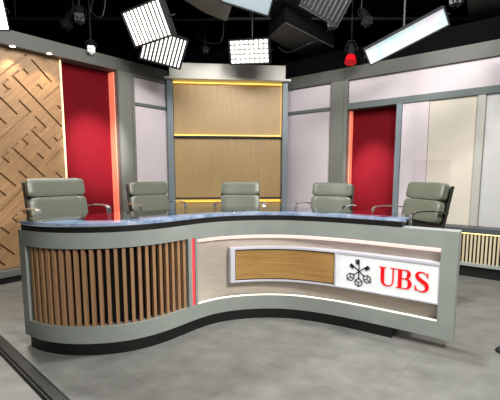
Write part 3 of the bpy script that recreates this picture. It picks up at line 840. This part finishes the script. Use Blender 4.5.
spot_lamp((1.75, 3.42, 2.60), (1.2, 2.6, 1.0), 'unlit black spotlight behind the slanting narrow lamp at upper right', dl, .05)
def beam(name, loc, aim, e, col, size, soft=.05):
    ld = bpy.data.lights.new(name, 'SPOT'); ld.energy = e; ld.spot_size = radians(size); ld.spot_blend = 1.; ld.color = col; ld.shadow_soft_size = soft
    o = bpy.data.objects.new(name, ld); link(o); o.location = loc
    o.rotation_euler = (Vector(aim) - Vector(loc)).to_track_quat('-Z', 'Y').to_euler()
beam('panel_spot', (-.75, 3.1, 2.9), wallp(AL, RL, 1.12, 1.50), 1200, (1, .95, .95), 22)
beam('panel_spot', (.55, 3.6, 2.9), wallp(AW, RW, -1.49, 1.22), 1300, (1, .95, .95), 19)
LB = fixture('led_panel_light', -2.115, 3.24, 2.40, radians(38), .6, .2, .24, .24, 'bright white lamp cut by the left frame edge near the top', 'lamp', diffuser(glow('white_diffuser', (255, 252, 246), 6)))
ld = bpy.data.lights.new('lamp_output', 'AREA'); ld.shape = 'RECTANGLE'; ld.size = .22; ld.size_y = .22; ld.energy = 75; ld.color = (1, .98, .94)
lo = bpy.data.objects.new('lamp_output', ld); link(lo, LB); lo.location = (0, -.025, 0); lo.rotation_euler = (-pi / 2, 0, 0)

# ducts and soffit boxes under the black ceiling
def duct(poly, z0, z1, label):
    cx = sum(p[0] for p in poly) / len(poly); cy = sum(p[1] for p in poly) / len(poly)
    t = empty('ceiling_duct', (cx, cy, z0), 0, label, 'duct')
    q = [(x - cx, y - cy) for x, y in poly]
    MB().prism(q, .012, z1 - z0).build('duct_body', M['black'], t, bevel=.004)
    MB().prism([(x * .985, y * .985) for x, y in q], 0, .012).build('underside_panel', M['duct'], t)
duct([(-.95, 3.7), (-.15, 4.1), (-.27, 4.75), (-.50, 4.52)], 2.9, 3.39, 'dark grey boxed duct under the ceiling, left of the softbox')
duct([(.24, 5.31), (.42, 4.78), (1.21, 5.71), (.78, 6.09)], 2.9, 3.39, 'dark grey boxed duct sloping away above the right white panels')
duct([(2.2, 4.1), (2.56, 4.71), (3.2, 4.5), (2.9, 3.9)], 2.9, 3.39, 'dark grey boxed duct at the top right frame corner')
# black masking border above the right wall
o = MB().box(-3.0, 1.4, .05, .09, 2.50, 2.72).build('masking_border', new_mat('border_black', lin(8, 8, 9), .9, spec=.1), None)
o.matrix_world = Matrix.Translation(AW) @ Matrix.Rotation(RW, 4, 'Z')
tag(o, 'long black masking strip hung just above the right set wall', 'masking strip')

def cable(pts, label, r=.007):
    P = [Vector(p) for p in pts]; out = []
    E2 = [P[0] * 2 - P[1]] + P + [P[-1] * 2 - P[-2]]
    for i in range(1, len(E2) - 2):
        for j in range(8):
            t = j / 8; a, b, c, d = E2[i - 1:i + 3]
            out.append(.5 * (2 * b + (c - a) * t + (2 * a - 5 * b + 4 * c - d) * t * t + (3 * b - a - 3 * c + d) * t ** 3))
    out.append(P[-1])
    o = MB().tube(out, r, 8).build('lamp_cable', M['lampbody'], None, smooth=True)
    tag(o, label, 'cable')
cable([(.36, 5.1, 2.72), (.48, 5.05, 2.64), (.7, 4.8, 2.66), (.9, 4.95, 2.80), (1.1, 5.2, 3.08)], 'black cable sagging from the gridded lamp towards the right')
cable([(-.34, 5.2, 3.08), (-.36, 5.2, 2.86), (-.45, 5.22, 2.8), (-.66, 5.22, 2.86), (-.72, 5.2, 3.08)], 'black cable running from the gridded lamp to the tiny spotlight')
cable([(-1.7, 4.45, 3.10), (-1.78, 4.5, 2.92), (-1.66, 4.5, 2.86), (-1.6, 4.5, 3.1)], 'looped black cable hanging over the left barn-door spotlight')

# ------------------------------------------------------------------ studio light
def area(name, loc, aim, w, h, e, col=(1, 1, 1), spread=180):
    ld = bpy.data.lights.new(name, 'AREA'); ld.shape = 'RECTANGLE'; ld.size = w; ld.size_y = h; ld.energy = e; ld.color = col; ld.spread = radians(spread)
    o = bpy.data.objects.new(name, ld); link(o); o.location = loc
    o.rotation_euler = (Vector(aim) - Vector(loc)).to_track_quat('-Z', 'Y').to_euler()
    return o
area('key_softlight', (1.7, -.1, 3.1), (.7, 2.8, .5), .9, .6, 160, (1, .97, .94))
area('unseen_fill', (.7, -1.2, 2.9), (.2, 4.5, 1.1), 1.4, .8, 28, (1, .98, .96))  # unseen lamp, added to brighten the scene from the front
area('unseen_wall_wash', (0, 2.5, 3.2), (0, 5.3, .9), 2.0, .4, 88, (1, .97, .95))  # added out of view to brighten the set walls
area('top_softlight', (.95, 2.85, 3.25), (.95, 2.8, 0), .16, .16, 60, (1, .99, .97))

w = bpy.data.worlds.new('World'); SC.world = w; w.use_nodes = True
w.node_tree.nodes['Background'].inputs[0].default_value = (.5, .5, .52, 1)
w.node_tree.nodes['Background'].inputs[1].default_value = .05

# ------------------------------------------------------------------ camera
cam = bpy.data.cameras.new('camera'); co = bpy.data.objects.new('camera', cam); link(co)
co.location = (0, 0, 1.12); co.rotation_euler = (radians(90 - 6.8), 0, 0)
cam.sensor_fit = 'HORIZONTAL'; cam.sensor_width = 36; cam.lens = 380 * 36 / 500
cam.shift_y = 18 / 500; cam.clip_start = .05; cam.clip_end = 60
SC.camera = co
vs_ = SC.view_settings
vs_.view_transform = 'Standard'; vs_.look = 'None'; vs_.gamma = 1; vs_.exposure = 0; vs_.use_curve_mapping = False
